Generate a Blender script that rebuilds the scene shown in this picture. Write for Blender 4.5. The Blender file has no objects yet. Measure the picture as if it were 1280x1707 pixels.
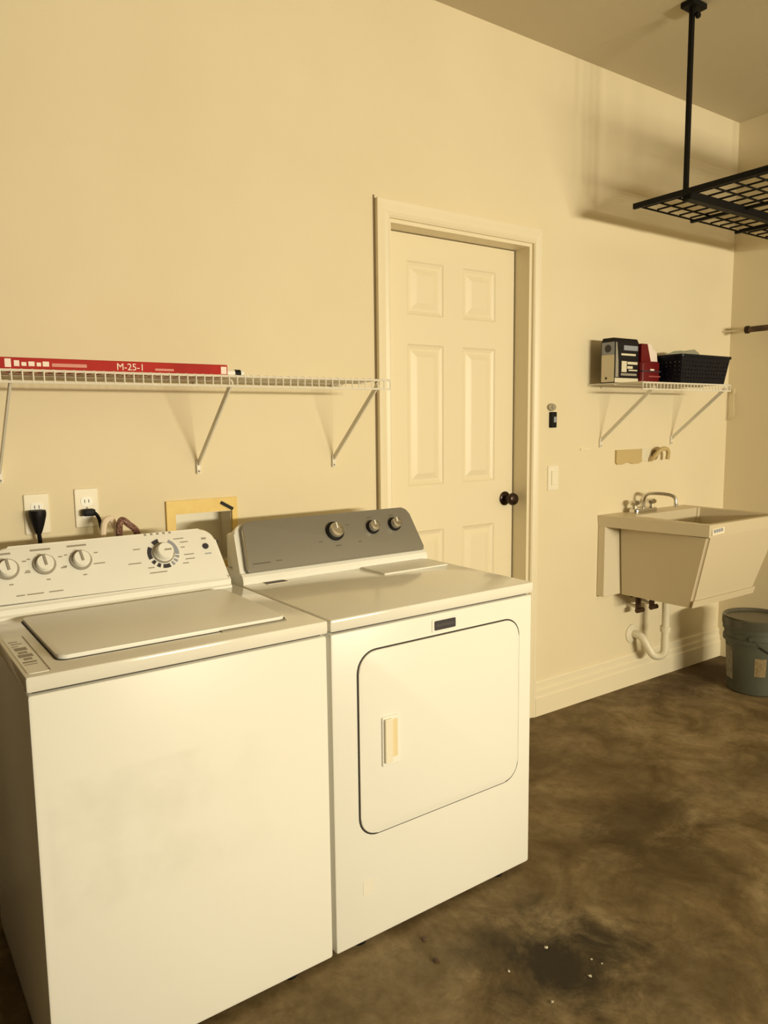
import bpy, bmesh, math, random
from mathutils import Vector, Matrix
random.seed(7)
S = bpy.context.scene
C = S.collection
PI = math.pi

# ------------------------------------------------------------------ camera, light, exposure
CAM = Vector((0.0, -2.4004, 1.3976)); YAW, PITCH, ROLL, FPX = 0.6123, -0.1196, -0.011, 1245.76
fw = Vector((math.sin(YAW)*math.cos(PITCH), math.cos(YAW)*math.cos(PITCH), math.sin(PITCH)))
rt = Vector((math.cos(YAW), -math.sin(YAW), 0)); up = rt.cross(fw)
r2 = rt*math.cos(ROLL)+up*math.sin(ROLL); u2 = -rt*math.sin(ROLL)+up*math.cos(ROLL)
cd = bpy.data.cameras.new('camera'); cam = bpy.data.objects.new('camera', cd); C.objects.link(cam)
M = Matrix((r2, u2, -fw)).transposed().to_4x4(); M.translation = CAM; cam.matrix_world = M
cd.sensor_fit = 'HORIZONTAL'; cd.sensor_width = 36.0; cd.lens = 36.0*FPX/1280.0; cd.clip_start = 0.05
S.camera = cam
W = bpy.data.worlds.new('world'); S.world = W; W.use_nodes = True
W.node_tree.nodes['Background'].inputs[0].default_value = (1.0, 0.9, 0.7, 1); W.node_tree.nodes['Background'].inputs[1].default_value = 0.3
# daylight entering through the row of windows in the closed garage door (behind the viewer)
YR = -6.3                                        # inner face of the rear wall / garage door
WIN = [(1.36+0.47*i, 1.76+0.47*i) for i in range(4)]; WZ = (1.53, 1.70)
LIGHT_W = 68.0; LIGHT_C = (1.0, 0.905, 0.67)
for (a, b) in WIN:
    ld = bpy.data.lights.new('window_daylight', 'AREA'); ld.shape = 'RECTANGLE'
    ld.size = b-a; ld.size_y = WZ[1]-WZ[0]; ld.energy = LIGHT_W; ld.color = LIGHT_C
    lo = bpy.data.objects.new('window_daylight', ld); C.objects.link(lo)
    lo.location = ((a+b)/2, YR-0.012, sum(WZ)/2); lo.rotation_euler = (PI/2, 0, 0)      # faces +y
vs = S.view_settings; vs.view_transform = 'Standard'; vs.look = 'None'; vs.exposure = 0.0; vs.gamma = 1.0; vs.use_curve_mapping = False

# ------------------------------------------------------------------ helpers
def mat(name, col, rough=0.5, metal=0.0, noise=None, bump=None, coat=0.0, spec=0.5):
    """noise=(scale, col2, lo, hi); bump=(scale, strength, distance)"""
    m = bpy.data.materials.new(name); m.use_nodes = True; nt = m.node_tree; p = nt.nodes['Principled BSDF']
    p.inputs['Base Color'].default_value = (*col, 1); p.inputs['Roughness'].default_value = rough
    p.inputs['Metallic'].default_value = metal; p.inputs['Specular IOR Level'].default_value = spec
    p.inputs['Coat Weight'].default_value = coat
    tc = nt.nodes.new('ShaderNodeTexCoord')
    if noise:
        n = nt.nodes.new('ShaderNodeTexNoise'); n.inputs['Scale'].default_value = noise[0]; n.inputs['Detail'].default_value = 6
        nt.links.new(tc.outputs['Object'], n.inputs['Vector'])
        r = nt.nodes.new('ShaderNodeValToRGB'); r.color_ramp.elements[0].position = noise[2]; r.color_ramp.elements[1].position = noise[3]
        r.color_ramp.elements[0].color = (*noise[1], 1); r.color_ramp.elements[1].color = (*col, 1)
        nt.links.new(n.outputs['Fac'], r.inputs['Fac']); nt.links.new(r.outputs['Color'], p.inputs['Base Color'])
    if bump:
        n = nt.nodes.new('ShaderNodeTexNoise'); n.inputs['Scale'].default_value = bump[0]; n.inputs['Detail'].default_value = 3
        nt.links.new(tc.outputs['Object'], n.inputs['Vector'])
        b = nt.nodes.new('ShaderNodeBump'); b.inputs['Strength'].default_value = bump[1]; b.inputs['Distance'].default_value = bump[2]
        nt.links.new(n.outputs['Fac'], b.inputs['Height']); nt.links.new(b.outputs['Normal'], p.inputs['Normal'])
    return m

def link(name, me, m=None, parent=None, smooth=False):
    if m is not None and not me.materials: me.materials.append(m)
    if smooth:
        for f in me.polygons: f.use_smooth = True
    o = bpy.data.objects.new(name, me); C.objects.link(o)
    if parent: o.parent = parent
    return o
def obj(name, bm, m, parent=None, smooth=False):
    bmesh.ops.recalc_face_normals(bm, faces=bm.faces[:])
    me = bpy.data.meshes.new(name); bm.to_mesh(me); bm.free()
    if smooth:
        for f in me.polygons: f.use_smooth = True
        me.set_sharp_from_angle(angle=math.radians(38))
    return link(name, me, m, parent)
def tag(o, label, cat, group=None):
    o['label'] = label; o['category'] = cat
    if group: o['group'] = group
    return o
def thing(name, label, cat, loc=(0, 0, 0), rz=0.0, group=None):
    o = bpy.data.objects.new(name, None); C.objects.link(o); o.location = loc; o.rotation_euler = (0, 0, rz); o.empty_display_size = 0.1
    return tag(o, label, cat, group)
def structure(o):
    o['kind'] = 'structure'; return o

def box(bm, x0, x1, y0, y1, z0, z1, bev=0.0, seg=2):
    r = bmesh.ops.create_cube(bm, size=1.0)
    vs_ = r['verts']
    for v in vs_:
        v.co = Vector((x0+(v.co.x+.5)*(x1-x0), y0+(v.co.y+.5)*(y1-y0), z0+(v.co.z+.5)*(z1-z0)))
    if bev > 0:
        es = {e for v in vs_ for e in v.link_edges}
        bmesh.ops.bevel(bm, geom=list(es), offset=bev, segments=seg, profile=0.5, affect='EDGES')
    return bm
def bx(*a, **k): return box(bmesh.new(), *a, **k)
def rrect(x0, x1, y0, y1, rs, n=6):
    """rounded rectangle outline; rs = radii (bl, br, tr, tl)"""
    pts = []
    for (cx, cy, r, a0) in ((x0+rs[0], y0+rs[0], rs[0], PI), (x1-rs[1], y0+rs[1], rs[1], 1.5*PI), (x1-rs[2], y1-rs[2], rs[2], 0), (x0+rs[3], y1-rs[3], rs[3], .5*PI)):
        if r < 1e-6: pts.append((cx, cy)); continue
        for k in range(n+1):
            a = a0+k*PI/2/n; pts.append((cx+r*math.cos(a), cy+r*math.sin(a)))
    return pts
def prism(bm, pts, z0, z1, f=None, bev=0.0):
    """outline pts (u,v) extruded z0..z1; f maps (u,v,w)->xyz"""
    f = f or (lambda u, v, w: (u, v, w))
    a = [bm.verts.new(f(u, v, z0)) for u, v in pts]; b = [bm.verts.new(f(u, v, z1)) for u, v in pts]
    n = len(pts)
    bm.faces.new(a[::-1]); top = bm.faces.new(b)
    for i in range(n): bm.faces.new((a[i], a[(i+1) % n], b[(i+1) % n], b[i]))
    if bev > 0: bmesh.ops.bevel(bm, geom=list(top.edges), offset=bev, segments=3, profile=0.5, affect='EDGES')
    return bm
def pr(*a, **k): return prism(bmesh.new(), *a, **k)
XZ = lambda u, v, w: (u, -w, v)          # outline in x-z, extruded toward -y
YZ = lambda u, v, w: (w, u, v)           # outline in y-z, extruded along x
def ring(bm, outer, inner, z0, z1, f=None):
    f = f or (lambda u, v, w: (u, v, w)); n = len(outer)
    V = [[bm.verts.new(f(u, v, z)) for u, v in L] for L in (outer, inner) for z in (z0, z1)]
    o0, o1, i0, i1 = V
    for k in range(n):
        j = (k+1) % n
        bm.faces.new((o0[k], o0[j], o1[j], o1[k])); bm.faces.new((i0[k], i1[k], i1[j], i0[j]))
        bm.faces.new((o1[k], o1[j], i1[j], i1[k])); bm.faces.new((o0[k], i0[k], i0[j], o0[j]))
    return bm
def tube(bm, pts, r, n=8, caps=True):
    pts = [Vector(p) for p in pts]; rs = r if isinstance(r, (list, tuple)) else [r]*len(pts)
    t0 = (pts[1]-pts[0]).normalized(); ref = Vector((0, 0, 1)) if abs(t0.z) < .9 else Vector((1, 0, 0))
    nrm = t0.cross(ref).normalized(); rows = []
    for i, p in enumerate(pts):
        if i == 0: t = t0
        elif i == len(pts)-1: t = (pts[-1]-pts[-2]).normalized()
        else: t = ((pts[i]-pts[i-1]).normalized()+(pts[i+1]-pts[i]).normalized()).normalized()
        nrm = (nrm-t*nrm.dot(t)).normalized(); bn = t.cross(nrm)
        rows.append([bm.verts.new(p+(nrm*math.cos(2*PI*k/n)+bn*math.sin(2*PI*k/n))*rs[i]) for k in range(n)])
    for a, b in zip(rows, rows[1:]):
        for k in range(n): bm.faces.new((a[k], a[(k+1) % n], b[(k+1) % n], b[k]))
    if caps: bm.faces.new(rows[0][::-1]); bm.faces.new(rows[-1])
    return bm
def tb(*a, **k): return tube(bmesh.new(), *a, **k)
def bar(bm, p, q, w, h, side=None):
    """rectangular bar p->q, w across, h the other way"""
    p, q = Vector(p), Vector(q); t = (q-p).normalized()
    s = Vector(side) if side else (t.cross(Vector((0, 0, 1))) if abs(t.z) < .95 else Vector((1, 0, 0)))
    s = (s-t*s.dot(t)).normalized(); u = t.cross(s)
    V = [bm.verts.new(e+s*a*w/2+u*b*h/2) for e in (p, q) for a, b in ((-1, -1), (1, -1), (1, 1), (-1, 1))]
    for f in ((0, 1, 2, 3), (7, 6, 5, 4), (0, 4, 5, 1), (1, 5, 6, 2), (2, 6, 7, 3), (3, 7, 4, 0)): bm.faces.new([V[i] for i in f])
    return bm
def lathe(bm, prof, n=32, M_=None, cap0=True, cap1=True):
    """prof = [(r,z)] about local z"""
    M_ = M_ or Matrix(); rows = []
    for r, z in prof: rows.append([bm.verts.new(M_ @ Vector((r*math.cos(2*PI*k/n), r*math.sin(2*PI*k/n), z))) for k in range(n)])
    for a, b in zip(rows, rows[1:]):
        for k in range(n): bm.faces.new((a[k], a[(k+1) % n], b[(k+1) % n], b[k]))
    if cap0: bm.faces.new(rows[0][::-1])
    if cap1: bm.faces.new(rows[-1])
    return bm
def smooth_path(ctrl, n=8):
    P = [Vector(c) for c in ctrl]; P = [P[0]*2-P[1]]+P+[P[-1]*2-P[-2]]; out = []
    for i in range(1, len(P)-2):
        for k in range(n):
            t = k/n; a, b, c, d = P[i-1], P[i], P[i+1], P[i+2]
            out.append(0.5*((2*b)+(c-a)*t+(2*a-5*b+4*c-d)*t*t+(3*b-a-3*c+d)*t**3))
    out.append(P[-2]); return out
def text_mesh(name, s, size, m, parent, mw, ext=0.0004):
    cu = bpy.data.curves.new(name, 'FONT'); cu.body = s; cu.size = size; cu.extrude = ext; cu.align_x = 'LEFT'
    t = bpy.data.objects.new('tmp', cu); C.objects.link(t); bpy.context.view_layer.update()
    me = bpy.data.meshes.new_from_object(t.evaluated_get(bpy.context.evaluated_depsgraph_get()))
    bpy.data.objects.remove(t); o = link(name, me, m, parent); o.matrix_local = mw
    return o

# ------------------------------------------------------------------ materials
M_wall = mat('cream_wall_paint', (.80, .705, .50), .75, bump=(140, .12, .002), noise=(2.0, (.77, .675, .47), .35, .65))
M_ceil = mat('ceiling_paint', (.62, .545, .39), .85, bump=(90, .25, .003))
M_block = mat('bare_concrete_block', (.14, .115, .085), .9, bump=(60, .4, .004), noise=(4, (.09, .075, .055), .35, .65))
M_gdoor = mat('brown_garage_door', (.12, .085, .05), .6)
M_cab = mat('dark_brown_laminate', (.10, .065, .035), .6)
M_trim = mat('trim_paint', (.83, .745, .55), .42)
M_doorp = mat('door_paint', (.83, .74, .54), .42)
M_white = mat('appliance_enamel', (.86, .85, .79), .34, spec=.35)
M_top = mat('glossy_top_enamel', (.83, .81, .73), .14, spec=.5)
M_white2 = mat('console_white_plastic', (.88, .87, .81), .32)
M_grey = mat('console_grey_plastic', (.25, .235, .20), .38, metal=.25)
M_chrome = mat('chrome', (.72, .70, .66), .18, metal=1.0)
M_black = mat('black_rubber', (.004, .0035, .004), .55, spec=.25)
M_dark = mat('dark_gap', (.03, .026, .02), .7)
M_print = mat('grey_print', (.33, .30, .24), .6)
M_printd = mat('dark_print', (.035, .03, .04), .5)
M_almond = mat('almond_plastic', (.80, .68, .42), .45)
M_plate = mat('cover_plate_plastic', (.86, .80, .64), .4)
M_yellow = mat('aged_yellow_plastic', (.84, .62, .20), .5, noise=(14, (.78, .55, .16), .35, .6))
M_wire = mat('white_vinyl_wire', (.80, .76, .66), .4)
M_rack = mat('black_powder_coat', (.0035, .003, .0025), .6, spec=.2)
M_red = mat('red_carton', (.46, .020, .014), .6, noise=(9, (.36, .014, .010), .3, .6), spec=.2)
M_pink = mat('white_print', (.86, .74, .66), .5)
M_tub = mat('tub_plastic', (.66, .57, .40), .42)
M_pvc = mat('white_pvc', (.76, .70, .54), .4)
M_brass = mat('dull_brass', (.07, .035, .018), .4, metal=.4)
M_bronze = mat('dark_bronze', (.035, .02, .013), .28, metal=.7)
M_bucket = mat('grey_green_plastic', (.088, .094, .066), .45, noise=(6, (.068, .074, .052), .3, .7))
M_lid = mat('bucket_lid_plastic', (.085, .080, .058), .25)
M_paper = mat('paper_label', (.62, .58, .47), .7, noise=(40, (.5, .46, .36), .4, .6))
M_tan = mat('tan_label', (.55, .42, .22), .7, noise=(60, (.4, .3, .15), .4, .6))
M_tanpl = mat('tan_plastic', (.56, .43, .20), .6)
M_basket = mat('navy_black_plastic', (.003, .004, .010), .4, spec=.2)
M_bag = mat('grey_plastic_bag', (.33, .34, .27), .3)
M_carton = mat('pale_carton', (.72, .66, .50), .6)
M_blackbox = mat('black_carton', (.010, .008, .010), .5, spec=.25)
M_wine = mat('wine_red_plastic', (.14, .006, .008), .45, spec=.3)
M_hose = mat('braided_hose', (.28, .16, .12), .45, noise=(180, (.10, .03, .025), .45, .55))
M_whitehose = mat('white_cord', (.85, .72, .58), .5)
M_glass = mat('window_pane', (.75, .78, .8), .1)
M_brown = mat('brown_wood', (.12, .065, .03), .6, noise=(30, (.05, .025, .012), .4, .6))
M_bluep = mat('blue_grey_print', (.30, .32, .38), .6)

def concrete():
    m = bpy.data.materials.new('stained_concrete'); m.use_nodes = True; nt = m.node_tree; N = nt.nodes; L = nt.links; p = N['Principled BSDF']
    p.inputs['Roughness'].default_value = .72; p.inputs['Specular IOR Level'].default_value = .25
    g = N.new('ShaderNodeNewGeometry')
    def noise(sc, det=6, rough=.6, dist=0.0):
        n = N.new('ShaderNodeTexNoise'); n.inputs['Scale'].default_value = sc; n.inputs['Detail'].default_value = det
        n.inputs['Roughness'].default_value = rough; n.inputs['Distortion'].default_value = dist
        L.new(g.outputs['Position'], n.inputs['Vector']); return n.outputs['Fac']
    def ramp(x, *st):
        r = N.new('ShaderNodeValToRGB'); e = r.color_ramp.elements
        while len(e) < len(st): e.new(.5)
        for k, (pos, c) in enumerate(st): e[k].position = pos; e[k].color = (*c, 1)
        L.new(x, r.inputs['Fac']); return r.outputs['Color']
    def mix(f, a, b):
        x = N.new('ShaderNodeMix'); x.data_type = 'RGBA'; L.new(a, x.inputs[6])
        if isinstance(b, tuple): x.inputs[7].default_value = (*b, 1)
        else: L.new(b, x.inputs[7])
        L.new(f, x.inputs[0]); return x.outputs[2]
    def math_(op, a, b):
        x = N.new('ShaderNodeMath'); x.operation = op
        for i, v in enumerate((a, b)):
            if isinstance(v, (int, float)): x.inputs[i].default_value = v
            else: L.new(v, x.inputs[i])
        x.use_clamp = True; return x.outputs[0]
    base = ramp(noise(3.6, 10, .68, .7), (.33, (.098, .067, .026)), (.50, (.225, .163, .082)), (.66, (.33, .255, .145)))
    st = ramp(noise(1.3, 7, .62, .9), (.47, (0, 0, 0)), (.66, (1, 1, 1)))
    col = mix(math_('MULTIPLY', st, .62), base, (.085, .052, .018))
    fine = ramp(noise(17, 8, .72, .4), (.44, (0, 0, 0)), (.64, (1, 1, 1)))
    col = mix(math_('MULTIPLY', fine, .42), col, (.085, .056, .022))
    wob = noise(6.0, 10, .72, .5)
    for (x, y, rx, ry, amt, cc) in ((1.39, -1.20, .26, .22, 1.0, (.032, .024, .012)), (2.13, -.90, .34, .20, .7, (.05, .032, .010)), (2.0, -1.13, .36, .20, .45, (.05, .034, .012)),
                                    (3.70, -.16, .55, .22, .8, (.05, .028, .012)), (2.75, -.95, .5, .2, .35, (.06, .04, .014)), (1.62, -1.42, .3, .2, .5, (.05, .034, .014)), (1.0, -1.0, .5, .13, .35, (.06, .045, .02))):
        s = N.new('ShaderNodeVectorMath'); s.operation = 'SUBTRACT'; L.new(g.outputs['Position'], s.inputs[0]); s.inputs[1].default_value = (x, y, 0)
        q = N.new('ShaderNodeVectorMath'); q.operation = 'MULTIPLY'; L.new(s.outputs[0], q.inputs[0]); q.inputs[1].default_value = (1/rx, 1/ry, 0)
        d = N.new('ShaderNodeVectorMath'); d.operation = 'LENGTH'; L.new(q.outputs[0], d.inputs[0])
        dd = N.new('ShaderNodeMath'); dd.operation = 'MULTIPLY_ADD'; L.new(wob, dd.inputs[0]); dd.inputs[1].default_value = 2.6; L.new(d.outputs['Value'], dd.inputs[2])
        mr = N.new('ShaderNodeMapRange'); mr.interpolation_type = 'SMOOTHSTEP'; L.new(dd.outputs[0], mr.inputs[0])
        mr.inputs[1].default_value = 1.5; mr.inputs[2].default_value = 2.5; mr.inputs[3].default_value = amt; mr.inputs[4].default_value = 0
        col = mix(mr.outputs[0], col, cc)
    L.new(col, p.inputs['Base Color'])
    b = N.new('ShaderNodeBump'); b.inputs['Strength'].default_value = .35; b.inputs['Distance'].default_value = .004
    L.new(noise(55, 6, .7), b.inputs['Height']); L.new(b.outputs['Normal'], p.inputs['Normal'])
    return m
M_floor = concrete()

# ------------------------------------------------------------------ room shell
XR, H, XL = 4.0954, 3.0047, -1.3
DX0, DX1, DZ0, DZ1 = 1.718, 2.496, 0.14, 2.168             # door opening
BX0, BX1, BZ0, BZ1 = 0.842, 1.041, 0.93, 1.103             # laundry outlet box hole
bm = bmesh.new(); xs = [XL, BX0, BX1, DX0, DX1, XR]; zs = [0, DZ0, BZ0, BZ1, DZ1, H]
for i in range(5):
    for j in range(5):
        if i == 1 and j == 2: continue
        if i == 3 and 1 <= j <= 3: continue
        box(bm, xs[i], xs[i+1], 0, .14, zs[j], zs[j+1])
bmesh.ops.remove_doubles(bm, verts=bm.verts[:], dist=1e-5)
structure(obj('wall_back', bm, M_wall))
structure(obj('wall_right', bx(XR, XR+.14, YR-.14, .14, 0, H), M_wall))
structure(obj('wall_left', bx(XL-.14, XL, YR-.14, .14, 0, H), M_block))
structure(obj('floor', bx(XL-.14, XR+.14, YR-.14, .14, -.12, 0), M_floor))
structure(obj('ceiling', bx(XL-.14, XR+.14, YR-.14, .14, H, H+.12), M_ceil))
bm = bmesh.new(); GX0, GX1, GZ1 = 1.06, 3.50, 2.13
xs = [XL, GX0, GX1, XR]; zs = [0, GZ1, H]
for i in range(3):
    for j in range(2):
        if not (i == 1 and j == 0): box(bm, xs[i], xs[i+1], YR-.14, YR, zs[j], zs[j+1])
structure(obj('wall_front', bm, M_block))
# closed garage door: four panel sections, the third one with the window row
gd = structure(bpy.data.objects.new('door_2', None)); C.objects.link(gd); gd.location = (0, 0, 0)
hz = [0, .53, 1.06, 1.36, 1.86, GZ1]
for j in range(5):
    if j == 3:
        xs = [GX0]+[v for w in WIN for v in w]+[GX1]; b = bmesh.new()
        for i in range(9):
            if i % 2 == 1:
                box(b, xs[i], xs[i+1], YR-.05, YR-.008, hz[3]+.003, WZ[0]); box(b, xs[i], xs[i+1], YR-.05, YR-.008, WZ[1], hz[4]-.003)
            else: box(b, xs[i], xs[i+1], YR-.05, YR-.008, hz[3]+.003, hz[4]-.003)
        obj('panel_section', b, M_gdoor, gd)
        for (a, c) in WIN: obj('window_pane', bx(a, c, YR-.045, YR-.039, *WZ), M_glass, gd)
    else: obj('panel_section', bx(GX0, GX1, YR-.05, YR-.008, hz[j]+.003, hz[j+1]-.003, bev=.006), M_gdoor, gd)

# baseboard: stepped profile
def baseboard(name, x0, x1):
    prof = [(0, 0), (-.022, 0), (-.022, .088), (-.017, .096), (-.017, .120), (-.010, .130), (-.010, .158), (-.004, .168), (0, .168)]
    structure(obj(name, pr(prof, x0, x1, YZ), M_trim))
baseboard('baseboard_right', 2.536, XR); baseboard('baseboard_left', XL, 1.655)

# interior door with casing, jamb, stops and six raised panels
CAS = .062
door = structure(bpy.data.objects.new('door_1', None)); C.objects.link(door)
def casing(name, pts, ext):
    return obj(name, pts, M_trim, ext)
trim = structure(bpy.data.objects.new('trim_1', None)); C.objects.link(trim)
cprof = [(0, 0), (0, -.012), (.008, -.017), (.022, -.013), (.045, -.020), (CAS-.001, -.022), (CAS, -.021), (CAS, 0)]   # (outward from opening, y)
obj('casing', pr(cprof, 0, 1, lambda u, v, w: (DX0-u, v, w*(DZ1+u))), M_trim, trim)
obj('casing', pr(cprof, 0, 1, lambda u, v, w: (DX1+.002+u*.6, v, w*(DZ1+u))), M_trim, trim)
obj('casing', pr(cprof, 0, 1, lambda u, v, w: (DX0-u if w < .5 else DX1+.002+u*.6, v, DZ1+u)), M_trim, trim)
JD = .135
obj('casing_shade_strip', bx(DX0-CAS-.006, DX0-CAS-.0004, -.003, 0, 0, DZ1+CAS+.012), mat('painted_shade_brown', (.24, .17, .085), .8), trim)  # brown strip paints in the shade line along the casing's left edge
obj('jamb', bx(DX0, DX0+.014, 0, JD, DZ0, DZ1), M_trim, trim)
obj('jamb', bx(DX1-.014, DX1, 0, JD, DZ0, DZ1), M_trim, trim)
obj('jamb', bx(DX0+.014, DX1-.014, 0, JD, DZ1-.014, DZ1), M_trim, trim)
obj('threshold', bx(DX0+.014, DX1-.014, 0, JD, DZ0, DZ0+.02), M_brass, trim)
SX0, SX1, SY, SZ0, SZ1 = DX0+.018, DX1-.020, .088, DZ0+.024, DZ1-.018
px = [(1.872, 2.066), (2.172, 2.364)]; pz = [(.36, .935), (1.13, 1.715), (1.832, 2.046)]
bm = bmesh.new(); xs = [SX0, *px[0], *px[1], SX1]; zs = [SZ0, *pz[0], *pz[1], *pz[2], SZ1]
for i in range(5):
    for j in range(7):
        if not (i % 2 == 1 and j % 2 == 1): box(bm, xs[i], xs[i+1], SY, SY+.040, zs[j], zs[j+1])
bmesh.ops.remove_doubles(bm, verts=bm.verts[:], dist=1e-5)
obj('door_slab', bm, M_doorp, door)
for (a, b) in px:
    for (c, d) in pz:
        bm = bmesh.new()
        L = [(0, 0), (.006, .005), (.018, .010), (.026, .010), (.048, .002), (.052, .001)]     # (inset, depth)
        rows = [[bm.verts.new((x, SY+dp, z)) for x, z in ((a+t, c+t), (b-t, c+t), (b-t, d-t), (a+t, d-t))] for t, dp in L]
        for r0, r1 in zip(rows, rows[1:]):
            for k in range(4): bm.faces.new((r0[k], r0[(k+1) % 4], r1[(k+1) % 4], r1[k]))
        bm.faces.new(rows[-1])
        bk = [bm.verts.new((x, SY+.036, z)) for x, z in ((a, c), (b, c), (b, d), (a, d))]; bm.faces.new(bk[::-1])
        for k in range(4): bm.faces.new((rows[0][(k+1) % 4], rows[0][k], bk[k], bk[(k+1) % 4]))
        obj('raised_panel', bm, M_doorp, door)
obj('weather_strip', bx(SX1+.001, SX1+.006, SY+.004, SY+.03, SZ0, SZ1), M_dark, door)
KM = Matrix.Translation((2.428, SY, 1.043)) @ Matrix.Rotation(PI/2, 4, 'X')
kn = obj('door_knob', lathe(bmesh.new(), [(.032, 0), (.032, .004), (.024, .009), (.012, .012), (.011, .034), (.020, .038), (.028, .047), (.029, .056), (.024, .066), (.012, .071)], 28, KM), M_bronze, door, smooth=True)

# ------------------------------------------------------------------ laundry outlet box recessed in the wall
t = thing('laundry_outlet_box', 'aged yellow laundry outlet box frame recessed in wall behind the washer', 'outlet box', (.94, 0, .9))
o = lambda n, b, m: obj(n, b, m, t)
def shift(bm, v):
    bmesh.ops.translate(bm, verts=bm.verts[:], vec=Vector(v)); return bm
sh = (-.94, 0, -.9)
bm = bmesh.new()
box(bm, .812, .842, -.010, 0, .90, 1.148); box(bm, 1.041, 1.060, -.010, 0, .90, 1.148); box(bm, .842, 1.041, -.010, 0, 1.103, 1.148); box(bm, .842, 1.041, -.010, 0, .90, .93)
obj('frame', shift(bm, sh), M_yellow, t)
bm = bmesh.new()
box(bm, .8425, 1.0405, .088, .092, .9305, 1.1025); box(bm, .8425, .8445, 0, .088, .9305, 1.1025); box(bm, 1.0385, 1.0405, 0, .088, .9305, 1.1025)
box(bm, .8445, 1.0385, 0, .088, 1.1005, 1.1025); box(bm, .8445, 1.0385, 0, .088, .9305, .9325)
obj('recess_liner', shift(bm, sh), M_plate, t)
for x in (.89, .99):
    v = obj('supply_valve', shift(tb([(x, .05, .9325), (x, .05, .985)], .009), sh), M_brass, t)
    obj('valve_handle', shift(tb([(x-.018, .05, .99), (x+.018, .05, .99)], .006), sh), M_red if x < .95 else M_bluep, v)
bm = bmesh.new(); bar(bm, (1.000, -.013, 1.133), (1.042, -.013, 1.108), .006, .010, (0, 1, 0)); obj('latch_clip', shift(bm, sh), M_black, t)

# ------------------------------------------------------------------ washer and dryer
ROT = .0084; WO = Vector((.2334, -.8587, 0)); WW, DW, DX, AD = .6778, .7126, .6882, .665
ZT = .9155
ax = Vector((math.cos(ROT), math.sin(ROT), 0))
def face_mat(y0, z0, y1, z1):
    v = Vector((0, y1-y0, z1-z0)).normalized(); n = Vector((1, 0, 0)).cross(v)
    m = Matrix((Vector((1, 0, 0)), v, n)).transposed().to_4x4(); m.translation = (0, y0, z0); return m
def on(o, m, u=0, v=0, w=0): o.matrix_local = m @ Matrix.Translation((u, v, w)); return o
def body(t, w, mt):
    obj('cabinet', bx(0, w, 0, AD, .018, .877, bev=.007), mt, t, smooth=True)
    b = bx(.012, w-.012, .012, AD-.012, .872, .886); obj('seam_gasket', b, M_dark, t)
    obj('top_panel', bx(-.002, w+.002, -.003, AD, .882, ZT, bev=.006), M_top, t, smooth=True)
    for x in (.09, w-.11):
        for y in (.035, AD-.06): obj('leveling_foot', lathe(bmesh.new(), [(.020, 0), (.022, .004), (.016, .009), (.008, .011), (.008, .019)], 14, Matrix.Translation((x, y, 0))), M_black, t)

# --- washer
t = thing('washing_machine', 'white top-loading washing machine with white console and row of dials', 'washing machine', WO, ROT)
wash_m = mat('washer_enamel', (.86, .85, .79), .38, spec=.32)
nt = wash_m.node_tree; N = nt.nodes; L = nt.links            # faint worn rectangle on the front where a sheet once stuck
tc = N['Texture Coordinate']; n = N.new('ShaderNodeTexNoise'); n.inputs['Scale'].default_value = 9; n.inputs['Detail'].default_value = 8
L.new(tc.outputs['Object'], n.inputs['Vector'])
sx = N.new('ShaderNodeSeparateXYZ'); L.new(tc.outputs['Object'], sx.inputs[0])
def band(src, a, b, c, d):
    r = N.new('ShaderNodeValToRGB'); e = r.color_ramp.elements; e.new(.5); e.new(.6)
    for k, (pos, val) in enumerate(((a, 0), (b, 1), (c, 1), (d, 0))): e[k].position = pos; e[k].color = (val, val, val, 1)
    L.new(src, r.inputs['Fac']); return r.outputs['Color']
mx = N.new('ShaderNodeMath'); mx.operation = 'MULTIPLY'; L.new(band(sx.outputs[0], .018, .024, .30, .56), mx.inputs[0]); L.new(band(sx.outputs[2], .36, .42, .678, .690), mx.inputs[1])
r = N.new('ShaderNodeValToRGB'); r.color_ramp.elements[0].position = .40; r.color_ramp.elements[1].position = .70; L.new(n.outputs['Fac'], r.inputs['Fac'])
m2 = N.new('ShaderNodeMath'); m2.operation = 'MULTIPLY'; L.new(mx.outputs[0], m2.inputs[0]); L.new(r.outputs['Color'], m2.inputs[1])
mm = N.new('ShaderNodeMix'); mm.data_type = 'RGBA'; mm.inputs[6].default_value = (.86, .85, .79, 1); mm.inputs[7].default_value = (.79, .785, .715, 1)
L.new(m2.outputs[0], mm.inputs[0]); L.new(mm.outputs[2], N['Principled BSDF'].inputs['Base Color'])
body(t, WW, wash_m)
lid = obj('lid', pr(rrect(.074, .604, .070, .458, (.022, .022, .010, .010)), ZT-.002, ZT+.010, bev=.003), M_white, t, smooth=True)
obj('lid_gap', pr(rrect(.070, .608, .066, .462, (.024, .024, .012, .012)), ZT-.001, ZT+.0012), M_dark, t)
obj('finger_notch', bx(.43, .60, .058, .072, ZT, ZT+.003, bev=.001), M_print, lid)
st = obj('instruction_sticker', pr(rrect(.007, .047, .016, .312, (.006, .006, .004, .004), 3), ZT, ZT+.0012), M_white, t)
for (a, b, c, d) in ((.012, .030, .265, .272), (.014, .036, .245, .252), (.012, .026, .225, .230), (.014, .038, .19, .215), (.016, .034, .165, .18), (.012, .040, .135, .158), (.018, .034, .112, .128), (.012, .038, .09, .10), (.012, .036, .075, .080)):
    obj('printed_line', bx(a, b, c, d, ZT+.0008, ZT+.0016), M_print, st)
obj('sticker_border', bx(.0465, .0495, .018, .312, ZT, ZT+.0016), M_print, st)
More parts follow.
